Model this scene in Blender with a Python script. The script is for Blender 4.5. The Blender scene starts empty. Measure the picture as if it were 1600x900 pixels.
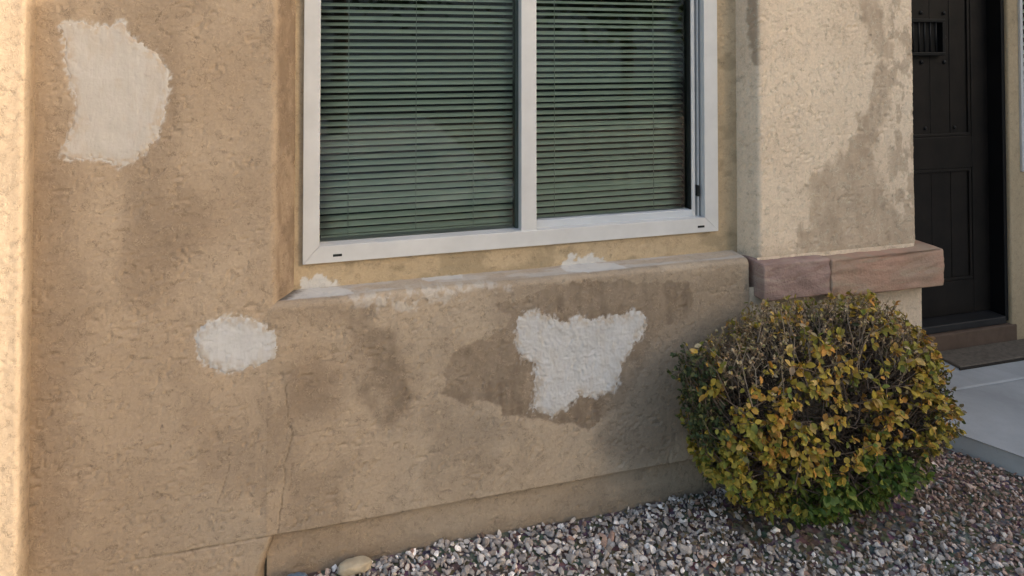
import bpy, bmesh, math, random
import numpy as np
from mathutils import Vector, Matrix

random.seed(7)
RNG = np.random.default_rng(11)
R = math.radians
scene = bpy.context.scene
COL = scene.collection

# ------------------------------------------------------------------ camera
cam_d = bpy.data.cameras.new('camera')
cam_d.sensor_width = 36.0
cam_d.lens = 23.625
cam_d.shift_y = -0.24562
cam_d.clip_start = 0.05
cam_d.clip_end = 500
cam = bpy.data.objects.new('camera', cam_d)
COL.objects.link(cam)
cam.location = (0, -2.11, 1.55)
cam.rotation_euler = (R(91.2), 0, R(-15.508))
scene.camera = cam

# ------------------------------------------------------------------ light
SUN_EL, SUN_AL = R(16), R(40)
to_sun = Vector((math.cos(SUN_EL) * math.cos(SUN_AL), -math.cos(SUN_EL) * math.sin(SUN_AL), math.sin(SUN_EL)))
world = bpy.data.worlds.new('World')
scene.world = world
world.use_nodes = True
wn = world.node_tree.nodes
wl = world.node_tree.links
sky = wn.new('ShaderNodeTexSky')
sky.sky_type = 'NISHITA'
sky.sun_disc = False
sky.sun_elevation = SUN_EL
sky.sun_rotation = math.atan2(to_sun.x, to_sun.y)
sky.air_density = 1.0
sky.dust_density = 2.5
sky.ozone_density = 1.0
wl.new(sky.outputs[0], wn['Background'].inputs[0])
wn['Background'].inputs[1].default_value = 0.15
sun_d = bpy.data.lights.new('sun', 'SUN')
sun_d.energy = 2.4
sun_d.angle = R(0.45)
sun_d.color = (1.0, 0.93, 0.82)
sun = bpy.data.objects.new('sun', sun_d)
COL.objects.link(sun)
sun.rotation_euler = to_sun.to_track_quat('Z', 'Y').to_euler()
sun.location = (6, -6, 8)

vs = scene.view_settings
vs.view_transform = 'Standard'
vs.look = 'None'
vs.gamma = 1.0
vs.use_curve_mapping = False
vs.exposure = 1.92
vs.use_white_balance = True
vs.white_balance_temperature = 7050
vs.white_balance_tint = 10

# ------------------------------------------------------------------ numpy helpers
def _hash(ix, iy, seed):
    h = (ix.astype(np.int64) * 374761393 + iy.astype(np.int64) * 668265263 + seed * 974634777) & 0xFFFFFFFF
    h = ((h ^ (h >> 13)) * 1274126177) & 0xFFFFFFFF
    h = (h ^ (h >> 16)) & 0xFFFFFFFF
    return h / 4294967295.0

def noise(x, y, seed=0):
    x = np.asarray(x, float); y = np.asarray(y, float)
    ix = np.floor(x); iy = np.floor(y)
    fx = x - ix; fy = y - iy
    ux = fx * fx * fx * (fx * (fx * 6 - 15) + 10); uy = fy * fy * fy * (fy * (fy * 6 - 15) + 10)
    a = _hash(ix, iy, seed); b = _hash(ix + 1, iy, seed); c = _hash(ix, iy + 1, seed); d = _hash(ix + 1, iy + 1, seed)
    return (a * (1 - ux) + b * ux) * (1 - uy) + (c * (1 - ux) + d * ux) * uy

def fbm(x, y, seed=0, o=4):
    s = 0; a = 0.5; t = 0
    for k in range(o):
        s = s + a * noise(x, y, seed + k * 17); t += a
        x = x * 2.03 + 5.1; y = y * 2.03 + 3.7; a *= 0.5
    return s / t

def sstep(a, b, x):
    t = np.clip((x - a) / (b - a), 0, 1)
    return t * t * (3 - 2 * t)

def sdf(poly, x, y):
    """signed distance to a polygon, negative inside"""
    x = np.asarray(x, float); y = np.asarray(y, float)
    d = np.full(x.shape, 1e9); ins = np.zeros(x.shape, bool)
    n = len(poly)
    for i in range(n):
        ax, ay = poly[i]; bx, by = poly[(i + 1) % n]
        ex, ey = bx - ax, by - ay
        t = np.clip(((x - ax) * ex + (y - ay) * ey) / (ex * ex + ey * ey + 1e-12), 0, 1)
        d = np.minimum(d, np.hypot(x - ax - t * ex, y - ay - t * ey))
        c = (ay > y) != (by > y)
        xi = ax + (y - ay) / (by - ay + 1e-12) * ex
        ins ^= c & (x < xi)
    return np.where(ins, -d, d)

def dline(pts, x, y):
    d = np.full(np.shape(x), 1e9)
    for (ax, ay), (bx, by) in zip(pts[:-1], pts[1:]):
        ex, ey = bx - ax, by - ay
        t = np.clip(((x - ax) * ex + (y - ay) * ey) / (ex * ex + ey * ey), 0, 1)
        d = np.minimum(d, np.hypot(x - ax - t * ex, y - ay - t * ey))
    return d

def stucco_h(u, v):
    """height of the hand-trowelled stucco, metres"""
    wx = u + 0.014 * (fbm(u / 0.035, v / 0.035, 3, 2) - 0.5) * 2
    wy = v + 0.014 * (fbm(u / 0.035, v / 0.035, 9, 2) - 0.5) * 2
    n1 = noise(wx / 0.0105, wy / 0.014, 21)
    r1 = 1 - np.abs(2 * n1 - 1)
    n2 = noise(wx / 0.019, wy / 0.013, 33)
    r2 = 1 - np.abs(2 * n2 - 1)
    m1 = sstep(0.46, 0.66, noise(u / 0.026, v / 0.026, 41))
    m2 = sstep(0.46, 0.66, noise(u / 0.03, v / 0.028, 47))
    big = 0.65 + 0.5 * sstep(0.35, 0.65, fbm(u / 0.28, v / 0.28, 51, 2))
    pits = sstep(0.70, 0.80, noise(u / 0.011, v / 0.011, 61)) * sstep(0.5, 0.6, noise(u / 0.05, v / 0.05, 67))
    h = big * (0.0011 * r1 ** 6 * m1 + 0.0012 * r2 ** 7 * m2)
    h = h - 0.0020 * pits
    h = h + 0.0015 * (fbm(u / 0.008, v / 0.008, 71, 2) - 0.5) + 0.0030 * (noise(u / 0.13, v / 0.13, 81) - 0.5) \
        + 0.0008 * (noise(u / 0.045, v / 0.045, 83) - 0.5)
    return h

# ------------------------------------------------------------------ node helpers
def mat_new(name, rough=0.8, col=(0.5, 0.5, 0.5), spec=0.3):
    m = bpy.data.materials.new(name)
    m.use_nodes = True
    b = m.node_tree.nodes['Principled BSDF']
    b.inputs['Base Color'].default_value = (*col, 1)
    b.inputs['Roughness'].default_value = rough
    b.inputs['Specular IOR Level'].default_value = spec
    return m, m.node_tree.nodes, m.node_tree.links, b

def nd(N, t, **kw):
    n = N.new(t)
    for k, v in kw.items():
        setattr(n, k, v)
    return n

def mixc(N, L, fac, a, b, mode='MIX'):
    n = N.new('ShaderNodeMix'); n.data_type = 'RGBA'; n.blend_type = mode
    for s, v in ((n.inputs[0], fac), (n.inputs[6], a), (n.inputs[7], b)):
        if hasattr(v, 'is_output'): L.new(v, s)
        elif isinstance(v, (int, float)): s.default_value = v
        else: s.default_value = (*v, 1)
    return n.outputs[2]

def nz(N, L, scale, detail=3, rough=0.5, coord=None, dist=0.0):
    n = N.new('ShaderNodeTexNoise'); n.inputs['Scale'].default_value = scale
    n.inputs['Detail'].default_value = detail; n.inputs['Roughness'].default_value = rough
    n.inputs['Distortion'].default_value = dist
    if coord is not None: L.new(coord, n.inputs['Vector'])
    return n.outputs[0]

def rng(N, L, v, a, b, c=0.0, d=1.0):
    n = N.new('ShaderNodeMapRange'); L.new(v, n.inputs[0])
    for i, q in enumerate((a, b, c, d)): n.inputs[1 + i].default_value = q
    return n.outputs[0]

def attr(N, name):
    n = N.new('ShaderNodeAttribute'); n.attribute_name = name
    return n

def bump(N, L, h, b, strength=0.4, dist=0.002):
    n = N.new('ShaderNodeBump'); n.inputs['Strength'].default_value = strength; n.inputs['Distance'].default_value = dist
    L.new(h, n.inputs['Height']); L.new(n.outputs[0], b.inputs['Normal'])

def geo_pos(N):
    return N.new('ShaderNodeNewGeometry').outputs['Position']

def simple(name, col, rough=0.6, var=0.12, scale=12, spec=0.3, bmp=0.0, bscale=60, metallic=0.0):
    m, N, L, b = mat_new(name, rough, col, spec)
    p = geo_pos(N)
    v = rng(N, L, nz(N, L, scale, 4, 0.6, p), 0.3, 0.7, 1 - var, 1 + var)
    c = mixc(N, L, 1.0, col, (1, 1, 1), 'MULTIPLY')
    hs = N.new('ShaderNodeHueSaturation'); L.new(c, hs.inputs['Color']); L.new(v, hs.inputs['Value'])
    L.new(hs.outputs[0], b.inputs['Base Color'])
    b.inputs['Metallic'].default_value = metallic
    if bmp: bump(N, L, nz(N, L, bscale, 4, 0.6, p), b, bmp, 0.002)
    return m

def mth(N, L, op, a, b=0.0, c=None):
    n = N.new('ShaderNodeMath'); n.operation = op
    for k, v in enumerate((a, b) if c is None else (a, b, c)):
        if hasattr(v, 'is_output'): L.new(v, n.inputs[k])
        else: n.inputs[k].default_value = v
    return n.outputs[0]

def worms(N, L, p, scale, dist, power):
    """thin wandering trowel ridges"""
    n = nz(N, L, scale, 2.5, 0.55, p, dist)
    r = mth(N, L, 'SUBTRACT', 1.0, mth(N, L, 'ABSOLUTE', mth(N, L, 'MULTIPLY_ADD', n, 4.0, -2.0)))
    return mth(N, L, 'POWER', mth(N, L, 'MAXIMUM', r, 0.0), power)

def stucco_mat(name, base, base2, stain_shade, grey, rough=0.92):
    m, N, L, b = mat_new(name, rough, base, 0.15)
    p = geo_pos(N)
    c = mixc(N, L, attr(N, 'tone').outputs['Fac'], base, grey)
    big = rng(N, L, nz(N, L, 2.6, 4, 0.5, p, 0.4), 0.36, 0.64)
    c = mixc(N, L, big, c, base2)
    mid = rng(N, L, nz(N, L, 130, 3, 0.75, p), 0.3, 0.7, 0.90, 1.10)
    hs = N.new('ShaderNodeHueSaturation'); L.new(c, hs.inputs['Color']); L.new(mid, hs.inputs['Value'])
    c = hs.outputs[0]
    c = mixc(N, L, attr(N, 'stain_shade').outputs['Fac'], c, stain_shade)
    m1 = rng(N, L, nz(N, L, 34, 2, 0.5, p), 0.47, 0.63)
    w1 = mth(N, L, 'MULTIPLY', worms(N, L, p, 80, 1.0, 9.0), m1)
    m2 = rng(N, L, nz(N, L, 40, 2, 0.5, mth_shift(N, L, p, 3.7)), 0.50, 0.66)
    w2 = mth(N, L, 'MULTIPLY', worms(N, L, mth_shift(N, L, p, 9.1), 110, 0.8, 9.0), m2)
    # relief shading painted in with the grime: dark fine scratches, pale crests
    c = mixc(N, L, mth(N, L, 'MULTIPLY', w2, 0.68), c, tuple(q * 0.40 for q in base))
    c = mixc(N, L, mth(N, L, 'MULTIPLY', w1, 0.34), c, tuple(min(0.8, q * 1.5) for q in base2))
    fine = rng(N, L, nz(N, L, 200, 3, 0.7, p), 0.60, 0.78, 0.0, 0.34)
    c = mixc(N, L, fine, c, tuple(q * 0.40 for q in base))
    c = mixc(N, L, attr(N, 'white').outputs['Fac'], c, (0.55, 0.535, 0.51))
    c = mixc(N, L, attr(N, 'crack_shade').outputs['Fac'], c, (0.05, 0.035, 0.022))
    L.new(c, b.inputs['Base Color'])
    h = mth(N, L, 'SUBTRACT', w1, mth(N, L, 'MULTIPLY', w2, 0.8))
    h = mth(N, L, 'ADD', h, mth(N, L, 'MULTIPLY', nz(N, L, 240, 4, 0.65, p), 0.55))
    bump(N, L, h, b, 0.8, 0.0016)
    return m

def mth_shift(N, L, p, d):
    n = N.new('ShaderNodeVectorMath'); n.operation = 'ADD'; L.new(p, n.inputs[0]); n.inputs[1].default_value = (d, d * 0.6, d * 1.3)
    return n.outputs[0]

M = {}
GREY = (0.375, 0.302, 0.226)
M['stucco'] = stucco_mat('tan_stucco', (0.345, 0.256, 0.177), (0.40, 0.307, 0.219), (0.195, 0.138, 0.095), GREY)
M['stucco_low'] = stucco_mat('weathered_stucco', (0.357, 0.265, 0.184), (0.40, 0.311, 0.222), (0.150, 0.108, 0.076), GREY)
M['stucco_pale'] = stucco_mat('pale_stucco', (0.635, 0.495, 0.36), (0.70, 0.56, 0.415), (0.315, 0.228, 0.155), (0.6, 0.5, 0.4))
M['stucco_recess'] = stucco_mat('ochre_stucco', (0.46, 0.35, 0.225), (0.41, 0.31, 0.195), (0.22, 0.172, 0.105), GREY)

def plaster_mat(name, col, col2, under):
    m, N, L, b = mat_new(name, 0.8, col, 0.2)
    p = geo_pos(N)
    c = mixc(N, L, rng(N, L, nz(N, L, 7, 5, 0.6, p, 1.6), 0.35, 0.65), col, col2)
    sp = N.new('ShaderNodeMapping'); sp.inputs['Scale'].default_value = (40, 40, 9); sp.inputs['Rotation'].default_value = (0, 0.5, 0); L.new(p, sp.inputs[0])
    sw = rng(N, L, nz(N, L, 1.0, 4, 0.6, sp.outputs[0], 0.8), 0.45, 0.72, 0, 0.30)
    c = mixc(N, L, sw, c, tuple(q * 0.80 for q in col))
    f = rng(N, L, nz(N, L, 130, 3, 0.6, p), 0.60, 0.8, 0, 0.28)
    c = mixc(N, L, f, c, tuple(q * 0.55 for q in col))
    c = mixc(N, L, attr(N, 'thin').outputs['Fac'], c, under)
    L.new(c, b.inputs['Base Color'])
    h = mth(N, L, 'ADD', nz(N, L, 120, 4, 0.6, p, 0.6), mth(N, L, 'MULTIPLY', nz(N, L, 1.0, 4, 0.6, sp.outputs[0], 0.8), 1.5))
    bump(N, L, h, b, 0.5, 0.002)
    return m
M['plaster_warm'] = plaster_mat('warm_plaster', (0.455, 0.415, 0.37), (0.50, 0.46, 0.415), (0.43, 0.335, 0.25))
M['plaster_grey'] = plaster_mat('grey_plaster', (0.46, 0.45, 0.435), (0.52, 0.51, 0.50), (0.39, 0.32, 0.25))

# ------------------------------------------------------------------ object helpers
def link(o, parent=None):
    COL.objects.link(o)
    if parent is not None: o.parent = parent
    return o

def tag(o, label=None, cat=None, group=None, kind=None):
    if label: o['label'] = label
    if cat: o['category'] = cat
    if group: o['group'] = group
    if kind: o['kind'] = kind
    return o

def empty(name, loc=(0, 0, 0)):
    o = bpy.data.objects.new(name, None); o.location = loc; o.empty_display_size = 0.1
    COL.objects.link(o)
    return o

def from_np(name, verts, faces, mat, parent=None, smooth=True, attrs=None, cols=None):
    """verts (n,3), faces (m,k) array of one polygon size"""
    me = bpy.data.meshes.new(name)
    verts = np.asarray(verts, np.float32); faces = np.asarray(faces, np.int32)
    m, k = faces.shape
    me.vertices.add(len(verts)); me.vertices.foreach_set('co', verts.ravel())
    me.loops.add(m * k); me.loops.foreach_set('vertex_index', faces.ravel())
    me.polygons.add(m); me.polygons.foreach_set('loop_start', np.arange(0, m * k, k, dtype=np.int32))
    me.polygons.foreach_set('use_smooth', np.full(m, smooth))
    me.update(calc_edges=True)
    for an, av in (attrs or {}).items():
        a = me.attributes.new(an, 'FLOAT', 'POINT'); a.data.foreach_set('value', np.asarray(av, np.float32).ravel())
    if cols is not None:
        a = me.attributes.new('tint', 'FLOAT_COLOR', 'POINT')
        c4 = np.ones((len(verts), 4), np.float32); c4[:, :3] = cols
        a.data.foreach_set('color', c4.ravel())
    me.validate()
    me.materials.append(mat)
    o = bpy.data.objects.new(name, me)
    return link(o, parent)

def grid_faces(n, m):
    i = np.arange(n - 1)[:, None] * m + np.arange(m - 1)[None, :]
    return np.stack([i, i + m, i + m + 1, i + 1], -1).reshape(-1, 4)

def bm_obj(name, bm, mat, parent=None, smooth=False):
    me = bpy.data.meshes.new(name)
    bmesh.ops.recalc_face_normals(bm, faces=bm.faces)
    bm.to_mesh(me); bm.free()
    if smooth:
        for p in me.polygons: p.use_smooth = True
    me.materials.append(mat)
    return link(bpy.data.objects.new(name, me), parent)

def add_box(bm, x0, x1, y0, y1, z0, z1, bev=0.0, seg=2):
    r = bmesh.ops.create_cube(bm, size=1.0)
    vs_ = r['verts']
    for v in vs_:
        v.co = Vector(((x0 + x1) / 2 + v.co.x * (x1 - x0), (y0 + y1) / 2 + v.co.y * (y1 - y0), (z0 + z1) / 2 + v.co.z * (z1 - z0)))
    if bev:
        es = list({e for v in vs_ for e in v.link_edges})
        bmesh.ops.bevel(bm, geom=es, offset=bev, segments=seg, affect='EDGES', profile=0.5)

def box(name, x0, x1, y0, y1, z0, z1, mat, parent=None, bev=0.0, seg=2):
    bm = bmesh.new(); add_box(bm, x0, x1, y0, y1, z0, z1, bev, seg)
    return bm_obj(name, bm, mat, parent)

def prism_xz(name, poly, y0, y1, mat, parent, bev=0.0):
    bm = bmesh.new()
    f = [bm.verts.new((x, y0, z)) for x, z in poly]
    g = [bm.verts.new((x, y1, z)) for x, z in poly]
    bm.faces.new(f); bm.faces.new(g[::-1])
    n = len(poly)
    for i in range(n): bm.faces.new((f[i], g[i], g[(i + 1) % n], f[(i + 1) % n]))
    if bev: bmesh.ops.bevel(bm, geom=list(bm.edges), offset=bev, segments=2, affect='EDGES', profile=0.5)
    return bm_obj(name, bm, mat, parent)

def fillet_path(pts, rad, step):
    out = [np.array(pts[0], float)]
    for i in range(1, len(pts) - 1):
        p0, p1, p2 = (np.array(q, float) for q in pts[i - 1:i + 2])
        r = rad[i - 1]
        if r <= 0: out.append(p1); continue
        a = p1 + (p0 - p1) / np.linalg.norm(p0 - p1) * r; b = p1 + (p2 - p1) / np.linalg.norm(p2 - p1) * r
        for t in np.linspace(0, 1, 9): out.append((1 - t) ** 2 * a + 2 * t * (1 - t) * p1 + t * t * b)
    out.append(np.array(pts[-1], float))
    P = np.array(out)
    s = np.concatenate([[0], np.cumsum(np.linalg.norm(np.diff(P, axis=0), axis=1))])
    keep = np.concatenate([[True], np.diff(s) > 1e-7]); P = P[keep]; s = s[keep]
    n = max(2, int(round(s[-1] / step)) + 1)
    q = np.linspace(0, s[-1], n)
    Q = np.stack([np.interp(q, s, P[:, 0]), np.interp(q, s, P[:, 1])], 1)
    T = np.gradient(Q, axis=0); T /= np.linalg.norm(T, axis=1)[:, None] + 1e-12
    return Q, T

def zsamples(z0, z1, step, zdet=1.78, coarse=0.04):
    a = list(np.arange(z0, min(z1, zdet), step))
    if z1 > zdet: a += list(np.arange(a[-1] + step if a else z0, z1, coarse))
    a.append(z1)
    return np.array(a)

def finish_sheet(name, P, Nn, mat, parent, marks, amp=1.0):
    U = P[..., 0] + P[..., 1]; V = P[..., 2] + 0.7 * P[..., 1]
    h = stucco_h(U, V) * amp
    at = {'stain_shade': np.zeros(U.shape), 'white': np.zeros(U.shape), 'crack_shade': np.zeros(U.shape), 'tone': np.zeros(U.shape)}
    if marks:
        dh = marks(P, U, V, at)
        if dh is not None: h = h + dh
    Q = P + Nn * h[..., None]
    n, m = U.shape
    return from_np(name, Q.reshape(-1, 3), grid_faces(n, m), mat, parent, True, {k: v.ravel() for k, v in at.items()})

def plan_sheet(name, pts, rad, zs, mat, parent, marks=None, step=0.0036, amp=1.0, skew=None):
    Q, T = fillet_path(pts, rad, step)
    n, m = len(Q), len(zs)
    P = np.zeros((n, m, 3)); Nn = np.zeros((n, m, 3))
    P[..., 0] = Q[:, None, 0]; P[..., 1] = Q[:, None, 1]; P[..., 2] = zs[None, :]
    Nn[..., 0] = T[:, None, 1]; Nn[..., 1] = -T[:, None, 0]
    if skew: P[..., 0] += skew(P)
    return finish_sheet(name, P, Nn, mat, parent, marks, amp)

def profile_sheet(name, pts, rad, xs, mat, parent, marks=None, step=0.0036, amp=1.0):
    Q, T = fillet_path(pts, rad, step)
    n, m = len(xs), len(Q)
    P = np.zeros((n, m, 3)); Nn = np.zeros((n, m, 3))
    P[..., 0] = xs[:, None]; P[..., 1] = Q[None, :, 0]; P[..., 2] = Q[None, :, 1]
    Nn[..., 1] = -T[None, :, 1]; Nn[..., 2] = T[None, :, 0]
    return finish_sheet(name, P, Nn, mat, parent, marks, amp)

def stain_mask(poly, u, v, soft, ragged=0.02, seed=1, scale=0.05):
    d = sdf(poly, u, v) + ragged * 2 * (fbm(u / scale, v / scale, seed, 4) - 0.5)
    return sstep(soft, -soft, d)

# ------------------------------------------------------------------ the marks on the walls (metres on the wall: x, z)
PATCH_TALL = [(-0.706, 1.622), (-0.663, 1.631), (-0.616, 1.619), (-0.549, 1.624), (-0.536, 1.593), (-0.495, 1.563), (-0.462, 1.539), (-0.433, 1.484), (-0.423, 1.457), (-0.439, 1.393), (-0.452, 1.348), (-0.467, 1.286), (-0.508, 1.242), (-0.556, 1.223), (-0.588, 1.246), (-0.627, 1.256), (-0.681, 1.246), (-0.697, 1.268), (-0.672, 1.337), (-0.663, 1.39), (-0.679, 1.46), (-0.688, 1.522), (-0.698, 1.583)]
PATCH_ROUND = [(-0.354, 0.725), (-0.329, 0.768), (-0.287, 0.785), (-0.191, 0.759), (-0.147, 0.73), (-0.127, 0.681), (-0.137, 0.645), (-0.19, 0.629), (-0.277, 0.621), (-0.311, 0.647), (-0.342, 0.678)]
PATCH_RAGGED = [(0.603, 0.678), (0.64, 0.695), (0.694, 0.685), (0.761, 0.651), (0.817, 0.666), (0.921, 0.651), (1.039, 0.668), (1.058, 0.636), (1.038, 0.578), (1.002, 0.539), (0.967, 0.489), (0.955, 0.416), (0.885, 0.398), (0.817, 0.413), (0.772, 0.367), (0.705, 0.356), (0.65, 0.384), (0.668, 0.464), (0.661, 0.527), (0.618, 0.553), (0.596, 0.617)]
DAMP_MAIN = [(0.353, 0.476), (0.387, 0.551), (0.422, 0.607), (0.501, 0.638), (0.575, 0.65), (0.596, 0.689), (0.553, 0.728), (0.65, 0.751), (0.761, 0.772), (0.898, 0.779), (1.039, 0.77), (1.235, 0.744), (1.259, 0.653), (1.086, 0.561), (1.037, 0.416), (0.943, 0.322), (0.805, 0.31), (0.65, 0.354), (0.543, 0.4), (0.418, 0.437)]
DAMP_SHADE_END = [(1.039, 0.783), (1.453, 0.781), (1.46, 0.632), (1.4, 0.3), (1.182, 0.178), (1.036, 0.158), (0.896, 0.244), (0.943, 0.343), (1.038, 0.502)]
DAMP_A = [(0.054, 0.765), (0.158, 0.745), (0.217, 0.66), (0.266, 0.537), (0.257, 0.42), (0.179, 0.403), (0.131, 0.496), (0.102, 0.616)]
DAMP_B = [(-0.12, 0.624), (-0.011, 0.639), (0.045, 0.584), (0.046, 0.47), (-0.046, 0.455), (-0.11, 0.492)]
RUN_PILLAR = [(1.937, 1.791), (2.002, 1.596), (2.022, 1.474), (1.99, 1.34), (1.945, 1.293), (1.914, 1.161), (1.798, 1.114), (1.719, 1.051), (1.729, 0.957), (1.655, 0.833), (1.70, 0.76), (2.26, 0.74), (2.26, 0.901), (2.125, 0.919), (2.075, 1.02), (2.002, 1.17), (2.028, 1.266), (2.11, 1.35), (2.092, 1.597), (2.047, 1.794)]
RUN_REVEAL = [(1.47, 1.80), (1.565, 1.80), (1.537, 1.571), (1.507, 1.417), (1.49, 1.548)]
DIRTY_EDGE = [(-0.775, 1.427), (-0.699, 1.408), (-0.672, 1.109), (-0.622, 0.843), (-0.649, 0.464), (-0.63, 0.15), (-0.78, 0.15)]
PALE_SPLASH = [(0.06, 0.808), (0.216, 0.815), (0.479, 0.815), (0.62, 0.800), (0.50, 0.776), (0.356, 0.764), (0.197, 0.75), (0.101, 0.774)]
CRACK_MAIN = [(-0.108, 0.566), (-0.101, 0.49), (-0.091, 0.411), (-0.105, 0.342), (-0.112, 0.25), (-0.127, 0.131)]
CRACK_SIDE = [(-0.091, 0.411), (-0.009, 0.417), (0.102, 0.416)]
CRACK_LEFT = [(-0.261, 0.404), (-0.264, 0.34), (-0.291, 0.254), (-0.294, 0.2)]
WEEP = 0.131

def crack_shade(pts, u, v, at, w=0.0016, depth=0.003, seed=5, strength=0.8):
    uu = u + 0.008 * (fbm(u / 0.03, v / 0.03, seed, 3) - 0.5) * 2
    vv = v + 0.008 * (fbm(u / 0.03, v / 0.03, seed + 50, 3) - 0.5) * 2
    w = w * (0.35 + 1.5 * fbm(u / 0.02, v / 0.02, seed + 90, 2))
    k = np.exp(-(dline(pts, uu, vv) / w) ** 2)
    at['crack_shade'] = np.maximum(at['crack_shade'], k * strength)
    return -depth * k

def smear(poly, x, z, seed, ragged):
    """thin streaks of filler dragged past the edge of a patch"""
    d = patch_d(poly, x, z, seed, ragged)
    a = fbm(x / 0.010 + z / 0.03, z / 0.012 - x / 0.03, seed + 31, 3)
    return 0.75 * sstep(0.012, -0.004, d + 0.030 * (a - 0.42)) * sstep(0.03, 0.0, d)

def patch_d(poly, X, Z, seed, ragged):
    return sdf(poly, X, Z) + ragged * 2 * (fbm(X / 0.028, Z / 0.028, seed, 4) - 0.5) + 0.012 * (fbm(X / 0.007, Z / 0.010, seed + 4, 2) - 0.5)

def marks_main(P, u, v, at):
    x, z = P[..., 0], P[..., 2]
    at['white'] = np.maximum(smear(PATCH_TALL, x, z, 201, 0.012), smear(PATCH_ROUND, x, z, 211, 0.012))
    at['stain_shade'] = np.maximum(0.40 * stain_mask(DIRTY_EDGE, x, z, 0.06, 0.05, 4, 0.12),
                             0.40 * sstep(0.46, 0.70, fbm(x / 0.24, z / 0.34, 77, 5)))
    at['stain_shade'] = np.maximum(at['stain_shade'], 0.14 * sstep(0.9, 0.3, z))
    at['tone'] = sstep(0.62, 0.25, z + 0.25 * (fbm(x / 0.2, z / 0.2, 97, 3) - 0.5)) * sstep(-0.65, -0.2, x)
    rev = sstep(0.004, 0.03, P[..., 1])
    at['stain_shade'] = at['stain_shade'] * (1 - rev) + rev * (0.35 + 0.5 * sstep(0.35, 0.6, fbm(P[..., 1] / 0.05, z / 0.10, 98, 4)))  # shade of the left reveal painted in as mottled darkening
    dh = crack_shade(CRACK_LEFT, x, z, at, 0.0013, 0.002, 8, 0.35)
    line = WEEP + 0.002 * (fbm(x / 0.05, x * 0, 12, 3) - 0.5) * 2
    g = np.exp(-((z - line) / 0.0022) ** 2) * sstep(-0.68, -0.35, x)
    at['crack_shade'] = np.maximum(at['crack_shade'], 0.5 * g * sstep(0.3, 0.55, fbm(x / 0.05, z / 0.05, 13, 3)))
    return dh - 0.003 * g

def marks_low(P, u, v, at):
    x, y, z = P[..., 0], P[..., 1], P[..., 2]
    front = sstep(0.06, 0.027, y)
    at['tone'] = sstep(-0.05, 0.35, x + 0.2 * (fbm(x / 0.2, z / 0.2, 96, 3) - 0.5)) * front
    s = 0.86 * stain_mask(DAMP_MAIN, x, z, 0.012, 0.036, 6, 0.06) * (0.62 + 0.55 * fbm(x / 0.022, z / 0.11, 15, 4)) * (0.74 + 0.26 * sstep(0.35, 0.6, fbm(x / 0.09, z / 0.09, 14, 3)))
    tide = stain_mask(DAMP_MAIN, x, z, 0.012, 0.036, 6, 0.06)
    s = np.minimum(0.95, s + 0.22 * sstep(0.15, 0.5, tide) * sstep(1.0, 0.6, tide))
    s = np.maximum(s, 0.42 * stain_mask(DAMP_SHADE_END, x, z, 0.05, 0.05, 16, 0.15))  # damp together with the shrub's shade, painted as one mask
    s = np.maximum(s, 0.70 * stain_mask(DAMP_A, x, z, 0.05, 0.07, 26, 0.06) * (0.5 + fbm(x / 0.03, z / 0.05, 19, 3) * 0.8))
    s = np.maximum(s, 0.5 * stain_mask(DAMP_B, x, z, 0.055, 0.05, 36, 0.08))
    s = np.maximum(s, 0.30 * sstep(0.46, 0.70, fbm(x / 0.20, z / 0.20, 91, 5)))
    s = np.maximum(s, 0.14 * sstep(WEEP + 0.01, WEEP - 0.02, z))
    at['stain_shade'] = s * front
    w = 0.34 * stain_mask(PALE_SPLASH, x, z + 0.3 * y, 0.012, 0.035, 46, 0.03) * sstep(0.42, 0.60, fbm(x / 0.016, z / 0.016, 48, 3))
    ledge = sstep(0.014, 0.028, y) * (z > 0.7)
    top = ledge * (0.18 + 0.30 * sstep(0.36, 0.6, fbm(x / 0.14, y / 0.03, 58, 3)))  # ledge top paled to paint in light from above, plus whitish mottling
    spots = np.maximum(stain_mask([(-0.125, 0.0), (0.10, 0.0), (0.06, 0.09), (-0.07, 0.11), (-0.13, 0.06)], x, y, 0.006, 0.018, 59, 0.03),
                       stain_mask([(0.77, 0.035), (1.03, -0.01), (0.98, 0.09), (0.80, 0.12)], x, y, 0.006, 0.02, 62, 0.03))
    spots = np.maximum(spots, stain_mask([(0.30, 0.07), (0.44, 0.06), (0.45, 0.11), (0.30, 0.11)], x, y, 0.005, 0.01, 63, 0.03))
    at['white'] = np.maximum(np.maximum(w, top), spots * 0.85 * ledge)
    at['white'] = np.maximum(at['white'], smear(PATCH_RAGGED, x, z, 221, 0.018) * front)
    corner = sstep(0.042, 0.006, x + 0.142 - 0.55 * y + 0.02 * (fbm(x / 0.01, y / 0.01, 105, 2) - 0.5)) * ledge  # shade in the ledge's left corner crease, painted dark
    at['crack_shade'] = np.maximum(at['crack_shade'], 0.8 * corner)
    at['stain_shade'] = np.maximum(at['stain_shade'], 0.5 * front * sstep(WEEP - 0.06, 0.0, z + 0.05 * (fbm(x / 0.06, z / 0.06, 107, 3) - 0.5)))
    dh = crack_shade(CRACK_MAIN, x, z, at, 0.0014, 0.002, 5, 0.5)
    dh = dh + crack_shade(CRACK_SIDE, x, z, at, 0.0012, 0.0015, 7, 0.3)
    line = np.exp(-((z - WEEP + 0.001) / 0.002) ** 2) * front * sstep(0.03, 0.02, y)
    at['crack_shade'] = np.maximum(at['crack_shade'], 0.5 * line)
    return dh + 0.0016 * stain_mask(PALE_SPLASH, x, z, 0.02, 0.02, 46, 0.03) * fbm(x / 0.012, z / 0.012, 99, 2)

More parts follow.
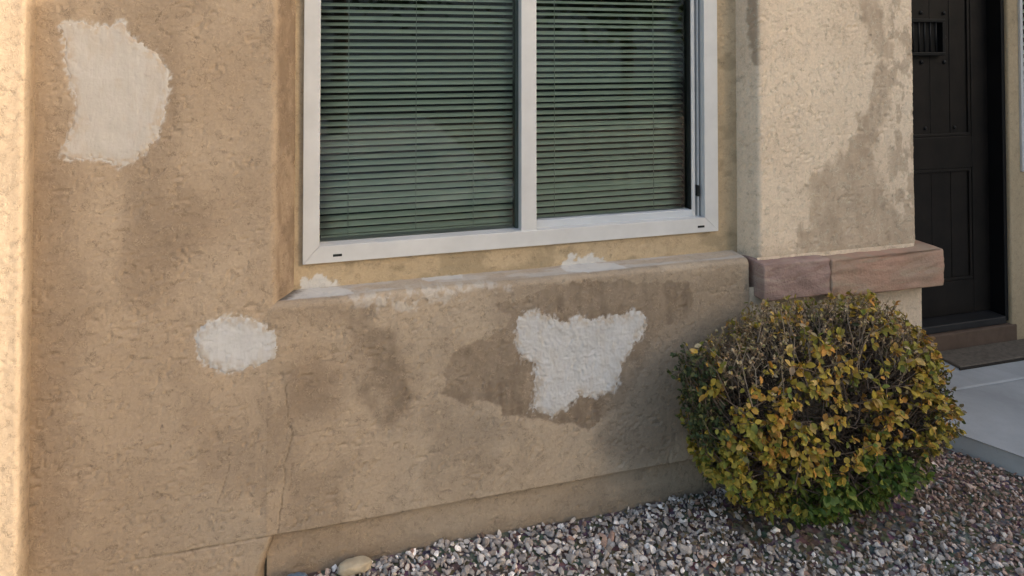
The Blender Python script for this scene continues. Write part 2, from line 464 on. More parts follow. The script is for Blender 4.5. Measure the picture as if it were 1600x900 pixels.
def marks_pillar(P, u, v, at):
    x, z = P[..., 0], P[..., 2]
    front = sstep(0.04, 0.0, P[..., 1])
    s = 0.82 * stain_mask(RUN_PILLAR, x, z, 0.020, 0.055, 66, 0.06) * (0.60 + 0.5 * fbm(x / 0.02, z / 0.12, 65, 4)) * (0.75 + 0.4 * (fbm(x / 0.07, z / 0.07, 68, 3) - 0.3))
    rgt = sstep(2.06, 2.12, x) * sstep(0.48, 0.58, fbm(x / 0.035, z / 0.055, 69, 4)) * 0.55
    rgt = np.maximum(rgt, 0.4 * sstep(0.90, 0.80, z + 0.04 * fbm(x / 0.05, z / 0.05, 70, 3)))
    s = np.maximum(s, rgt) * front
    s = np.maximum(s, 0.8 * stain_mask(RUN_REVEAL, u, z, 0.006, 0.02, 72, 0.04) * sstep(-0.004, 0.01, P[..., 1]))
    at['stain_shade'] = s
    return None

def marks_recess(P, u, v, at):
    x, z = P[..., 0], P[..., 2]
    at['stain_shade'] = 0.45 * sstep(0.5, 0.68, fbm(x / 0.08, z / 0.05, 88, 4)) + 0.4 * sstep(1.41, 1.47, x) * sstep(0.95, 0.85, z)
    w = np.maximum(stain_mask([(-0.10, 0.78), (-0.07, 0.83), (-0.022, 0.845), (0.036, 0.825), (0.06, 0.78)], x, z, 0.004, 0.022, 73, 0.02),
                   stain_mask([(0.76, 0.795), (0.80, 0.82), (0.825, 0.845), (0.86, 0.815), (0.90, 0.832), (0.952, 0.825), (0.97, 0.79)], x, z, 0.004, 0.02, 74, 0.02))
    w = np.maximum(w, 0.6 * stain_mask([(0.30, 0.79), (0.30, 0.804), (0.44, 0.804), (0.45, 0.79)], x, z, 0.004, 0.012, 75, 0.03))
    at['white'] = 0.9 * w
    return None

# ------------------------------------------------------------------ the house
house = empty('house', (0, 0, 0))
tag(house, 'tan stucco house front with white patches, blinds behind a sliding window and dark front door', 'house')
TOP = 2.75
zs = zsamples(-0.06, TOP, 0.0036)
# left pilaster corner that catches the sun
plan_sheet('wall', [(-1.6, -0.07), (-0.761, -0.07), (-0.761, 0.03)], [0.012], zsamples(-0.06, TOP, 0.005), M['stucco'], house, None, 0.005)
def skew_main(P):
    k = sstep(-0.30, -0.145, P[..., 0])
    return -0.042 * k * np.clip((WEEP - P[..., 2]) / 0.11, 0, 1)
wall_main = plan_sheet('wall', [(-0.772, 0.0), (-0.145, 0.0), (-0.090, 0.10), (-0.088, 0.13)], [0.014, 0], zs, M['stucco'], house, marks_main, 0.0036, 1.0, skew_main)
xs = np.arange(-0.1585, 1.4675, 0.0036)
wall_low = profile_sheet('wall', [(0.026, -0.06), (0.026, 0.1285), (-0.0015, 0.1315), (-0.0015, 0.803), (0.10, 0.806), (0.13, 0.809)],
                         [0, 0, 0.022, 0], xs, M['stucco_low'], house, marks_low, 0.0034)
# right end cheek of the low wall
plan_sheet('wall', [(1.464, 0.002), (1.4665, 0.03), (1.4665, 0.16)], [0.002], zsamples(-0.06, 0.80, 0.02), M['stucco_low'], house, None, 0.01, 0.2)
wall_pillar = plan_sheet('wall', [(1.484, 0.13), (1.486, 0.10), (1.512, 0.0), (2.212, 0.0), (2.212, 0.56)], [0.004, 0.016, 0.010],
                         zsamples(0.66, TOP, 0.0036), M['stucco_pale'], house, marks_pillar, 0.0036)
plan_sheet('wall', [(1.470, 0.16), (1.470, 0.004), (2.247, 0.004), (2.247, 0.56)], [0.004, 0.010], zsamples(-0.06, 0.70, 0.006), M['stucco_pale'], house, None, 0.006)
# recess round the window: below, left, right, above
plan_sheet('wall', [(-0.11, 0.10), (1.50, 0.10)], [], zsamples(0.79, 0.890, 0.004), M['stucco_recess'], house, marks_recess, 0.004, 0.8)
plan_sheet('wall', [(-0.11, 0.102), (-0.060, 0.102)], [], zsamples(0.889, 2.16, 0.005), M['stucco_recess'], house, None, 0.004, 0.8)
plan_sheet('wall', [(1.395, 0.100), (1.50, 0.100)], [], zsamples(0.889, 2.16, 0.004), M['stucco_recess'], house, marks_recess, 0.004, 0.8)
plan_sheet('wall', [(-0.11, 0.102), (1.50, 0.102)], [], zsamples(2.09, TOP, 0.03), M['stucco_recess'], house, None, 0.03, 0.8)

# white skim patches, dished below the stucco outside their ragged outline
def patch(name, poly, y0, mat, keep, thick, seed, label, ragged=0.012):
    xs_ = np.array([p[0] for p in poly]); zs_ = np.array([p[1] for p in poly])
    gx = np.arange(xs_.min() - 0.04, xs_.max() + 0.04, 0.0032); gz = np.arange(zs_.min() - 0.04, zs_.max() + 0.04, 0.0032)
    X, Z = np.meshgrid(gx, gz, indexing='ij')
    d = patch_d(poly, X, Z, seed, ragged)
    wall = stucco_h(X + y0, Z + 0.7 * y0)
    troweled = 0.0008 * fbm(X / 0.02, Z / 0.09, seed + 9, 3) + 0.0012 * (fbm(X / 0.06, Z / 0.06, seed + 2, 3) - 0.5)
    if keep > 0.8:
        t2 = 1 - np.abs(2 * noise((X + 0.01 * fbm(X / .03, Z / .03, 3, 2)) / 0.0095, Z / 0.012, seed + 13) - 1)
        troweled = troweled + 0.0018 * t2 ** 4
    h = wall * keep + troweled + thick * sstep(0.004, -0.022, d) - 0.004 * sstep(-0.006, 0.010, d) + 0.0003
    V = np.stack([X, y0 - h, Z], -1)
    F = grid_faces(*X.shape)
    keepf = (d.ravel()[F] < 0.012).any(1)
    F = F[keepf]
    tn = sstep(-0.035, 0.002, d) * sstep(0.35, 0.62, fbm(X / 0.012, Z / 0.016, seed + 41, 3)) * 0.85
    tn = np.maximum(tn, 0.22 * sstep(0.52, 0.72, fbm(X / 0.02, Z / 0.05, seed + 43, 4)))
    used = np.unique(F); mp = np.full(X.size, -1); mp[used] = np.arange(len(used))
    o = from_np(name, V.reshape(-1, 3)[used], mp[F][:, ::-1], mat, None, True, {'thin': tn.ravel()[used]})
    o.parent = wall_low if poly is PATCH_RAGGED else wall_main
    o['label'] = label
    return o
patch('plaster_patch', PATCH_TALL, 0.0, M['plaster_warm'], 0.40, 0.0004, 201, 'tall ragged off-white plaster patch left of the window')
patch('plaster_patch', PATCH_ROUND, -0.0012, M['plaster_grey'], 0.5, 0.0008, 211, 'small rounded white plaster patch below the left window corner')
patch('plaster_patch', PATCH_RAGGED, -0.0015, M['plaster_grey'], 0.85, 0.0006, 221, 'large ragged grey-white patch on the wall below the window', 0.018)

# ------------------------------------------------------------------ window
win = empty('window', (0.6665, 0.10, 0.885)); win.parent = house
M['vinyl'] = simple('white_vinyl', (0.535, 0.525, 0.51), 0.45, 0.07, 9, 0.4)
M['vinyl_blue'] = simple('aged_vinyl', (0.45, 0.47, 0.49), 0.4, 0.06, 8, 0.4)
M['dark_gap'] = simple('dark_gasket', (0.012, 0.014, 0.013), 0.6, 0.2, 20)
M['gasket_green'] = simple('screen_gasket', (0.05, 0.065, 0.055), 0.5, 0.2, 20)
def wpart(o):
    o.location = Vector(o.location) - win.location
    o.parent = win
    return o
X0, X1, Z0, Z1 = -0.065, 1.399, 0.885, 2.10
IX0, IX1, IZ0, IZ1 = -0.015, 1.343, 0.938, 2.05
FY, BY = 0.086, 0.19
for poly in ([(X0, Z0), (X1, Z0), (IX1, IZ0), (IX0, IZ0)], [(X0, Z1), (X0, Z0 + 0.0006), (IX0, IZ0 + 0.0006), (IX0, IZ1)],
             [(X1, Z0 + 0.0006), (X1, Z1), (IX1, IZ1), (IX1, IZ0 + 0.0006)], [(X0 + 0.0006, Z1), (IX0 + 0.0006, IZ1), (IX1 - 0.0006, IZ1), (X1 - 0.0006, Z1)]):
    wpart(prism_xz('frame', poly, FY, BY, M['vinyl'], None, 0.0016))
wpart(box('mullion', 0.644, 0.699, 0.093, 0.185, IZ0 - 0.004, IZ1 + 0.004, M['vinyl'], None, 0.002))
wpart(box('sash_rail', 0.699, 1.312, 0.118, 0.165, IZ0 - 0.004, 0.962, M['vinyl_blue'], None, 0.002))
wpart(box('sash_stile', 1.308, 1.323, 0.117, 0.166, IZ0 - 0.003, IZ1 + 0.003, M['vinyl'], None, 0.002))
wpart(box('track', 1.322, 1.344, 0.150, 0.184, IZ0 - 0.004, IZ1 + 0.003, M['vinyl_blue'], None, 0.001))
wpart(box('track', 1.331, 1.335, 0.112, 0.155, IZ0 - 0.004, IZ1 + 0.003, M['vinyl'], None, 0.0008))
wpart(box('latch', 1.326, 1.334, 0.105, 0.13, 1.012, 1.052, M['dark_gap'], None, 0.002))
wpart(box('gasket', 0.634, 0.645, 0.128, 0.17, IZ0 - 0.002, IZ1, M['gasket_green'], None, 0.001))
wpart(box('gasket', 1.3045, 1.3085, 0.121, 0.16, 0.961, IZ1, M['dark_gap'], None, 0.0005))
for x in (0.040, 1.327):
    wpart(box('weep_hole', x - 0.014, x + 0.014, FY - 0.0008, FY + 0.004, 0.9025, 0.9105, M['dark_gap'], None, 0.001))
# glass
gm = bpy.data.materials.new('window_glass'); gm.use_nodes = True
N, L = gm.node_tree.nodes, gm.node_tree.links
N.remove(N['Principled BSDF'])
tr = nd(N, 'ShaderNodeBsdfTransparent'); tr.inputs[0].default_value = (0.875, 0.975, 0.87, 1)
gl = nd(N, 'ShaderNodeBsdfGlossy'); gl.inputs['Roughness'].default_value = 0.015
fr = nd(N, 'ShaderNodeFresnel'); fr.inputs[0].default_value = 1.70
mx = nd(N, 'ShaderNodeMixShader')
wv = nz(N, L, 1.6, 2, 0.5, geo_pos(N))
bp = nd(N, 'ShaderNodeBump'); bp.inputs['Strength'].default_value = 0.25; bp.inputs['Distance'].default_value = 0.01
L.new(wv, bp.inputs['Height']); L.new(bp.outputs[0], gl.inputs['Normal'])
L.new(fr.outputs[0], mx.inputs[0]); L.new(tr.outputs[0], mx.inputs[1]); L.new(gl.outputs[0], mx.inputs[2])
L.new(mx.outputs[0], N['Material Output'].inputs[0])
M['glass'] = gm
def pane(x0, x1, y, z0, z1):
    V = [(x0, y, z0), (x1, y, z0), (x1, y, z1), (x0, y, z1)]
    return from_np('glass_pane', V, [[0, 1, 2, 3]], gm, None, False)
wpart(pane(IX0 - 0.004, 0.640, 0.138, IZ0 - 0.004, IZ1 + 0.004))
wpart(pane(0.695, 1.310, 0.142, 0.958, IZ1 + 0.004))
# blinds
M['slat'] = simple('blind_slat', (0.88, 0.88, 0.80), 0.5, 0.06, 5, 0.35)
def slat_mesh():
    n = 9; seg = 14
    x = np.linspace(-0.015, 1.322, seg); V = []
    for i in range(n):
        t = (i / (n - 1) - 0.5)
        for xi in x: V.append((xi, t * 0.0250, 0.0016 * (1 - (2 * t) ** 2)))
    return np.array(V), grid_faces(n, seg)
sv, sf = slat_mesh()
pitch = 0.0222
first = None
for k in range(51):
    z = 0.950 + k * pitch
    if first is None:
        o = from_np('blind_slat', sv, sf, M['slat'], None, True); first = o
        sm = o.modifiers.new('thick', 'SOLIDIFY'); sm.thickness = 0.0004
    else:
        o = first.copy(); COL.objects.link(o)
    o.location = (0, 0.212, z + random.uniform(-0.0006, 0.0006))
    o.rotation_euler = (R(30 + random.uniform(-3.5, 3.5)), R(random.uniform(-0.13, 0.13)), 0)
    wpart(o)
M['cord'] = simple('blind_cord', (0.5, 0.5, 0.45), 0.7, 0.1, 10)
for x in (0.075, 0.30, 0.50, 0.80, 1.195):
    wpart(box('ladder_cord', x - 0.0009, x + 0.0009, 0.1985, 0.2000, 0.94, 2.06, M['cord'], None))
wpart(box('bottom_rail', -0.012, 1.320, 0.198, 0.224, 0.924, 0.940, M['slat'], None, 0.002))
# the dark room behind
M['room'] = simple('room_wall', (0.05, 0.045, 0.04), 0.9, 0.1, 2)
def room(x0, x1, y0, y1, z0, z1):
    V = [(x0, y0, z0), (x1, y0, z0), (x1, y1, z0), (x0, y1, z0), (x0, y0, z1), (x1, y0, z1), (x1, y1, z1), (x0, y1, z1)]
    F = [[0, 1, 2, 3], [4, 7, 6, 5], [0, 3, 7, 4], [1, 5, 6, 2], [3, 2, 6, 7]]
    return from_np('room', V, F, M['room'], house, False)
room(-0.085, 1.42, 0.187, 3.2, 0.88, 2.11)

# ------------------------------------------------------------------ stone trim under the pillar
def trim_mat(name, c1, c2, c3):
    m, N, L, b = mat_new(name, 0.85, c1, 0.2)
    p = geo_pos(N)
    c = mixc(N, L, rng(N, L, nz(N, L, 6, 5, 0.65, p, 0.8), 0.4, 0.6), c1, c2)
    mp = N.new('ShaderNodeMapping'); mp.inputs['Scale'].default_value = (6, 6, 30); L.new(p, mp.inputs[0])
    c = mixc(N, L, rng(N, L, nz(N, L, 1.5, 4, 0.6, mp.outputs[0], 0.5), 0.50, 0.66, 0, 0.75), c, c3)
    f = rng(N, L, nz(N, L, 170, 3, 0.6, p), 0.62, 0.8, 0, 0.4)
    c = mixc(N, L, f, c, tuple(q * 0.5 for q in c1))
    L.new(c, b.inputs['Base Color'])
    f2 = rng(N, L, nz(N, L, 55, 4, 0.7, p), 0.58, 0.72, 0, 0.45)
    c = mixc(N, L, f2, c, tuple(q * 0.6 for q in c2))
    L.new(c, b.inputs['Base Color'])
    bump(N, L, nz(N, L, 85, 6, 0.7, p), b, 1.0, 0.005)
    return m
M['trim_mauve'] = trim_mat('mauve_stone', (0.335, 0.220, 0.185), (0.27, 0.18, 0.15), (0.38, 0.29, 0.23))
M['trim_red'] = trim_mat('red_stone', (0.37, 0.245, 0.175), (0.43, 0.255, 0.18), (0.38, 0.29, 0.205))
def trim_block(x0, x1, y0, y1, z0, z1, mat, label, seed):
    """a cast block with softened arrises and a worn, uneven face"""
    bm = bmesh.new()
    add_box(bm, x0, x1, y0, y1, z0, z1, 0.007, 3)
    bmesh.ops.triangulate(bm, faces=bm.faces)
    bmesh.ops.subdivide_edges(bm, edges=[e for e in bm.edges if e.calc_length() > 0.03], cuts=14, use_grid_fill=True)
    for v in bm.verts:
        n = float(fbm(v.co.x / 0.05 + v.co.y / 0.04, v.co.z / 0.03 + v.co.y / .05, seed, 4)) - 0.5
        n2 = float(fbm(v.co.x / 0.014, v.co.z / 0.012 + v.co.y / .02, seed + 3, 3)) - 0.5
        v.co.y -= n * 0.014 + n2 * 0.006; v.co.z += n * 0.008 + n2 * 0.004
    o = bm_obj('trim_block', bm, mat, house, True)
    o['label'] = label
    return o
trim_block(1.489, 1.7686, -0.056, 0.14, 0.666, 0.797, M['trim_mauve'], 'mauve stone trim block at the left end', 5)
trim_block(1.7692, 2.286, -0.060, 0.50, 0.652, 0.792, M['trim_red'], 'reddish stone trim block wrapping the pillar corner', 15)
# mortar fillet along the top of the trim
plan_sheet('mortar', [(1.500, -0.004), (2.20, -0.004)], [], np.linspace(0.785, 0.806, 6), M['stucco_pale'], house, None, 0.006, 1.5)

# ------------------------------------------------------------------ entry: wall, door, step
M['door'] = simple('dark_door_wood', (0.0085, 0.006, 0.0045), 0.55, 0.5, 9, 0.3, 0.3, 40)
M['jamb'] = simple('dark_jamb', (0.004, 0.0042, 0.005), 0.5, 0.3, 9, 0.3)
M['iron'] = simple('black_iron', (0.004, 0.0045, 0.005), 0.5, 0.3, 30, 0.3)
DW = 0.55
plan_sheet('wall', [(3.396, DW + 0.10), (3.396, DW), (3.466, DW)], [0.006], zsamples(-0.02, TOP, 0.012), M['stucco_recess'], house, None, 0.008, 0.4)
plan_sheet('wall', [(3.464, DW + 0.001), (4.05, DW + 0.001)], [], zsamples(-0.02, 0.925, 0.02), M['stucco_recess'], house, None, 0.02, 0.4)
plan_sheet('wall', [(2.15, DW + 0.003), (4.05, DW + 0.003)], [], zsamples(2.14, TOP, 0.04), M['stucco_recess'], house, None, 0.04, 0.4)
plan_sheet('wall', [(2.15, DW + 0.004), (2.44, DW + 0.004), (2.44, DW + 0.13)], [0.005], zsamples(-0.02, 2.14, 0.04), M['stucco_recess'], house, None, 0.03, 0.4)
# door
door = empty('door', (2.93, 0.64, 0.175)); door.parent = house
def dpart(o):
    o.location = Vector(o.location) - door.location; o.parent = door
    return o
DY = 0.645
dx0, dx1 = 2.500, 3.372
for a, b_ in ((dx0, 2.625), (3.262, dx1)):
    dpart(box('stile', a, b_, DY, DY + 0.044, 0.19, 2.11, M['door'], None, 0.003))
for a, b_ in ((0.1902, 0.36), (0.94, 1.105), (1.96, 2.1098)):
    dpart(box('rail', 2.6255, 3.2615, DY + 0.0005, DY + 0.0435, a, b_, M['door'], None, 0.003))
for a, b_ in ((0.361, 0.939), (1.106, 1.959)):
    for k in range(5):
        w = (3.261 - 2.626) / 5
        dpart(box('plank', 2.626 + k * w + 0.001, 2.626 + (k + 1) * w - 0.001, DY + 0.014 + 0.001 * (k % 2), DY + 0.036, a, b_, M['door'], None, 0.003))
for a, b_ in ((0.361, 0.939), (1.106, 1.959)):
    for p_ in ([(2.626, b_ - 0.016, 3.261, b_)], [(2.626, a, 3.261, a + 0.016)], [(2.626, a + .0165, 2.642, b_ - .0165)], [(3.245, a + .0165, 3.261, b_ - .0165)]):
        x0, z0, x1, z1 = p_[0]
        dpart(box('moulding', x0, x1, DY + 0.004, DY + 0.013, z0, z1, M['door'], None, 0.003))
# speakeasy grille: framed little hatch with iron bars and studs
for (x0, x1, z0, z1) in ((2.82, 3.075, 1.695, 1.712), (2.82, 3.075, 1.525, 1.542), (2.82, 2.838, 1.5425, 1.6945), (3.057, 3.075, 1.5425, 1.6945)):
    dpart(box('grille_frame', x0, x1, DY - 0.020, DY + 0.013, z0, z1, M['iron'], None, 0.002))
for k in range(5):
    x = 2.875 + k * 0.036
    bm = bmesh.new(); bmesh.ops.create_cone(bm, cap_ends=True, segments=10, radius1=0.005, radius2=0.005, depth=0.17, matrix=Matrix.Translation((x, DY - 0.012, 1.6185)))
    dpart(bm_obj('grille_bar', bm, M['iron'], None, True))
dpart(box('grille_back', 2.84, 3.055, DY + 0.0095, DY + 0.012, 1.545, 1.693, M['jamb'], None))
for x in (2.80, 2.95, 3.10):
    for z in (1.49, 1.62, 1.745):
        if x == 2.95 and z == 1.62: continue
        bm = bmesh.new(); bmesh.ops.create_uvsphere(bm, u_segments=10, v_segments=6, radius=0.011)
        bmesh.ops.transform(bm, matrix=Matrix.Translation((x, DY + 0.010, z)) @ Matrix.Diagonal((1, 0.6, 1, 1)), verts=bm.verts)
        dpart(bm_obj('stud', bm, M['iron'], None, True))
for k in range(3):
    bm = bmesh.new(); bmesh.ops.create_uvsphere(bm, u_segments=10, v_segments=6, radius=0.010)
    bmesh.ops.transform(bm, matrix=Matrix.Translation((2.78 + k * 0.19, DY + 0.010, 1.150)) @ Matrix.Diagonal((1, 0.6, 1, 1)), verts=bm.verts)
    dpart(bm_obj('stud', bm, M['iron'], None, True))
# lever handle on the hidden side
dpart(box('handle_plate', 2.545, 2.585, DY - 0.006, DY - 0.0005, 1.02, 1.26, M['iron'], None, 0.002))
dpart(box('handle', 2.557, 2.68, DY - 0.045, DY - 0.030, 1.10, 1.116, M['iron'], None, 0.004))
# frame, sill, step
box('door_frame', 3.373, 3.3945, 0.566, 0.72, 0.162, 2.135, M['jamb'], house, 0.003)
box('door_frame', 3.355, 3.3728, 0.694, 0.72, 0.162, 2.135, M['jamb'], house, 0.002)
box('door_frame', 2.442, 2.498, 0.566, 0.72, 0.162, 2.135, M['jamb'], house, 0.003)
box('door_frame', 2.4985, 3.3725, 0.566, 0.72, 2.112, 2.135, M['jamb'], house, 0.003)
M['sill'] = simple('dark_sill', (0.02, 0.019, 0.019), 0.4, 0.25, 14, 0.5)
M['step'] = simple('brown_step', (0.125, 0.082, 0.058), 0.8, 0.2, 12, 0.2, 0.4, 90)
box('door_sill', 2.4985, 3.3725, 0.560, 0.72, 0.150, 0.188, M['sill'], house, 0.005)
box('doorstep', 2.26, 3.425, 0.545, 0.80, 0.055, 0.149, M['step'], house, 0.006)
# the window right of the door
sw = empty('window', (3.76, DW, 0.925)); sw.parent = house
def swpart(o):
    o.location = Vector(o.location) - sw.location; o.parent = sw
    return o
swpart(box('frame', 3.4665, 3.486, DW - 0.012, DW + 0.08, 0.925, 2.10, M['vinyl'], None, 0.002))
swpart(box('frame', 3.4865, 4.04, DW - 0.011, DW + 0.08, 0.925, 0.955, M['vinyl'], None, 0.002))
swpart(box('frame', 3.4865, 4.04, DW - 0.011, DW + 0.08, 2.07, 2.10, M['vinyl'], None, 0.002))
swpart(pane(3.484, 4.045, DW + 0.03, 0.953, 2.072))
s2 = None
for k in range(25):
    if s2 is None:
        s2 = from_np('blind_slat', np.array([(x * 0.41 + 3.49, y, z) for x, y, z in sv * np.array([1, 2, 1])]), sf, M['slat'], None, True); o = s2
    else:
        o = s2.copy(); COL.objects.link(o)
    o.location = (0, DW + 0.085, 0.97 + k * 0.044); o.rotation_euler = (R(25), 0, 0)
    swpart(o)
room(3.45, 4.05, DW + 0.081, 2.0, 0.92, 2.11)
# roof, porch ceiling and the wing added out of view to throw its shadow over all of this
M['roof'] = simple('roof_fascia', (0.30, 0.22, 0.15), 0.9, 0.1, 3)
box('roof', -6, 7.4995, -0.05, 6, TOP, TOP + 0.35, M['roof'], house)
M['shade_wing'] = simple('shade_wing_stucco', (0.42, 0.30, 0.20), 0.95, 0.08, 4, 0.15, 0.5, 120)
box('shade_wing_wall', 7.5, 13.5, -7.0, 6, -0.05, 4.65, M['shade_wing'], house)
box('wall', 4.0505, 7.4995, 0.552, 0.8, -0.05, TOP, M['shade_wing'], house)
box('shade_wing_roof', 7.5, 13.6, -7.0, 6, 4.651, 4.8, M['roof'], house)

# ------------------------------------------------------------------ ground, slab
def ground_mat():
    m, N, L, b = mat_new('gravel_soil', 0.95, (0.12, 0.1, 0.085), 0.1)
    p = geo_pos(N)
    v = N.new('ShaderNodeTexVoronoi'); v.inputs['Scale'].default_value = 45; L.new(p, v.inputs['Vector'])
    c = mixc(N, L, rng(N, L, nz(N, L, 40, 4, 0.6, p), 0.35, 0.65), (0.085, 0.068, 0.055), (0.20, 0.165, 0.14))
    c2 = mixc(N, L, 0.35, c, v.outputs['Color'], 'SOFT_LIGHT')
    L.new(c2, b.inputs['Base Color'])
    bump(N, L, v.outputs['Distance'], b, 0.6, 0.01)
    return m
M['soil'] = ground_mat()
def gz(x, y):
    return -0.012 + 0.018 * (noise(x / 0.5, y / 0.5, 301) - 0.5) + 0.010 * (noise(x / 0.12, y / 0.12, 303) - 0.5) \
        + 0.030 * sstep(0.55, 0.0, np.hypot((x - 1.62) / 1.3, (y + 0.15) / 0.6))
gx = np.concatenate([[-120, -30, -8, -3], np.arange(-1.6, 4.0, 0.03), [4.2, 8, 30, 120]])
gy = np.concatenate([[-150, -40, -12, -5], np.arange(-2.4, 0.9, 0.03), [2, 8, 40]])
X, Y = np.meshgrid(gx, gy, indexing='ij')
ground = from_np('ground', np.stack([X, Y, gz(X, Y)], -1).reshape(-1, 3), grid_faces(*X.shape), M['soil'], None, True)
tag(ground, kind='structure')

def concrete_mat():
    m, N, L, b = mat_new('porch_concrete', 0.85, (0.4, 0.4, 0.39), 0.25)
    p = geo_pos(N)
    c = mixc(N, L, rng(N, L, nz(N, L, 3.5, 6, 0.65, p), 0.35, 0.65), (0.36, 0.355, 0.345), (0.45, 0.445, 0.435))
    c = mixc(N, L, rng(N, L, nz(N, L, 1.3, 5, 0.7, p, 1.0), 0.5, 0.68, 0, 0.45), c, (0.25, 0.24, 0.225))
    c = mixc(N, L, rng(N, L, nz(N, L, 120, 3, 0.6, p), 0.6, 0.8, 0, 0.3), c, (0.2, 0.19, 0.18))
    L.new(c, b.inputs['Base Color'])
    bump(N, L, nz(N, L, 140, 4, 0.6, p), b, 0.25, 0.002)
    return m
M['concrete'] = concrete_mat()
slab = empty('porch_slab', (3.0, 0, 0)); tag(slab, kind='structure')
def slab_piece(poly, name='slab_panel'):
    bm = bmesh.new()
    lo = [bm.verts.new((x, y, -0.08)) for x, y in poly]; hi = [bm.verts.new((x, y, 0.06)) for x, y in poly]
    bm.faces.new(lo[::-1]); bm.faces.new(hi); n = len(poly)
    for i in range(n): bm.faces.new((lo[i], lo[(i + 1) % n], hi[(i + 1) % n], hi[i]))
    bmesh.ops.bevel(bm, geom=[e for e in bm.edges if all(v.co.z > 0 for v in e.verts)], offset=0.010, segments=3, affect='EDGES', profile=0.5)
    o = bm_obj(name, bm, M['concrete'], None, False); o.location = -Vector(slab.location); o.parent = slab
    return o
def ex(y): return 2.383 - 0.502 * y
slab_piece([(2.262, 0.243), (2.262, 0.05), (ex(0.0) - 0.015, 0.022), (ex(-1.5), -1.5), (5.4, -1.5), (5.4, 0.243)])
slab_piece([(2.262, 0.247), (5.4, 0.247), (5.4, 0.551), (2.262, 0.56)])
slab_piece([(ex(-1.504), -1.504), (ex(-3.2), -3.2), (5.4, -3.2), (5.4, -1.504)])

# doormat
M['mat'] = simple('mat_fibre', (0.15, 0.122, 0.095), 0.95, 0.25, 60, 0.1, 0.8, 220)
M['mat_dark'] = simple('mat_arc', (0.04, 0.033, 0.027), 0.95, 0.2, 60, 0.1, 0.8, 220)
dm = empty('doormat', (3.25, 0.46, 0.06))
tag(dm, 'flat brown doormat with dark edging lying before the doorstep', 'doormat')
def mp(o):
    o.location = Vector(o.location) - dm.location; o.parent = dm
    return o
mp(box('pile', 2.865, 3.60, 0.385, 0.541, 0.0605, 0.074, M['mat'], None, 0.005))
mp(box('border', 2.855, 3.61, 0.376, 0.3845, 0.0605, 0.070, M['mat_dark'], None, 0.002))
# ------------------------------------------------------------------ gravel
def stone_mats(name, use_obj):
    m, N, L, b = mat_new(name, 0.85, (0.3, 0.3, 0.3), 0.25)
    if use_obj:
        c = N.new('ShaderNodeObjectInfo').outputs['Color']
    else:
        c = attr(N, 'tint').outputs['Color']
    p = geo_pos(N)
    v = rng(N, L, nz(N, L, 110, 4, 0.7, p), 0.3, 0.7, 0.72, 1.25)
    hs = N.new('ShaderNodeHueSaturation'); L.new(c, hs.inputs['Color']); L.new(v, hs.inputs['Value'])
    L.new(hs.outputs[0], b.inputs['Base Color'])
    bump(N, L, nz(N, L, 160, 4, 0.6, p), b, 0.4, 0.002)
    return m
M['stone_obj'] = stone_mats('single_stone', True)
M['stone_att'] = stone_mats('gravel_mix', False)
def ico(sub):
    bm = bmesh.new(); bmesh.ops.create_icosphere(bm, subdivisions=sub, radius=1.0)
    bm.verts.ensure_lookup_table()
    V = np.array([v.co[:] for v in bm.verts]); F = np.array([[v.index for v in f.verts] for f in bm.faces]); bm.free()
    return V, F
I1, F1 = ico(1); I2, F2 = ico(2)
def rock_shape(V, rs, facets=7):
    """clip a ball by random planes: a crushed-rock chip"""
    V = V.copy()
    for _ in range(facets):
        n = rs.normal(size=3); n /= np.linalg.norm(n); d = rs.uniform(0.30, 0.75)
        k = V @ n
        V -= np.maximum(0, k - d)[:, None] * n[None, :]
    return V + rs.normal(scale=0.025, size=V.shape)
def rot_rand(rs, flat=0.5):
    z = rs.uniform(0, 2 * math.pi); ax = rs.normal(scale=flat, size=2)
    return np.array((Matrix.Rotation(z, 3, 'Z') @ Matrix.Rotation(ax[0], 3, 'X') @ Matrix.Rotation(ax[1], 3, 'Y')))
GREYS = np.array([(0.30, 0.285, 0.275), (0.40, 0.385, 0.37), (0.22, 0.205, 0.195), (0.185, 0.17, 0.16), (0.28, 0.25, 0.23), (0.36, 0.33, 0.30), (0.62, 0.605, 0.59)])
BROWNS = np.array([(0.20, 0.14, 0.115), (0.155, 0.105, 0.085), (0.26, 0.19, 0.155), (0.32, 0.255, 0.215), (0.11, 0.078, 0.062), (0.38, 0.34, 0.31), (0.24, 0.20, 0.185)])
def stone_colour(x, y, rs):
    brown = sstep(1.55, 2.25, x + 0.25 * (rs.random() - 0.5) + 0.6 * (y + 0.3)) * 0.88 + 0.06
    pal = BROWNS if rs.random() < brown else GREYS
    c = (np.array((1.13, 1.04, 0.97)) if pal is GREYS else np.array((1.30, 1.16, 1.08))) * pal[rs.choice(7, p=[.20, .16, .18, .17, .10, .10, .09])] * rs.uniform(1.05, 1.55)
    return c
def in_slab(x, y): return (x > ex(y) - 0.012 and y < 0.06) or (x > 2.24 and y > -0.005)
variants = [rock_shape(I2, RNG, 9) * np.array([1.25, 0.85, 0.62]) for _ in range(10)]
small = [rock_shape(I1, RNG, 6) * np.array([1.3, 0.85, 0.62]) for _ in range(40)]
def visible_px(x, y):
    psi = R(15.508); dx, dy = x, y + 2.11
    zc = dx * math.sin(psi) + dy * math.cos(psi); xc = dx * math.cos(psi) - dy * math.sin(psi)
    if zc < 0.3: return None
    return 800 + 1050 * xc / zc, 79 + 1050 * 1.55 / zc, zc
sites = []
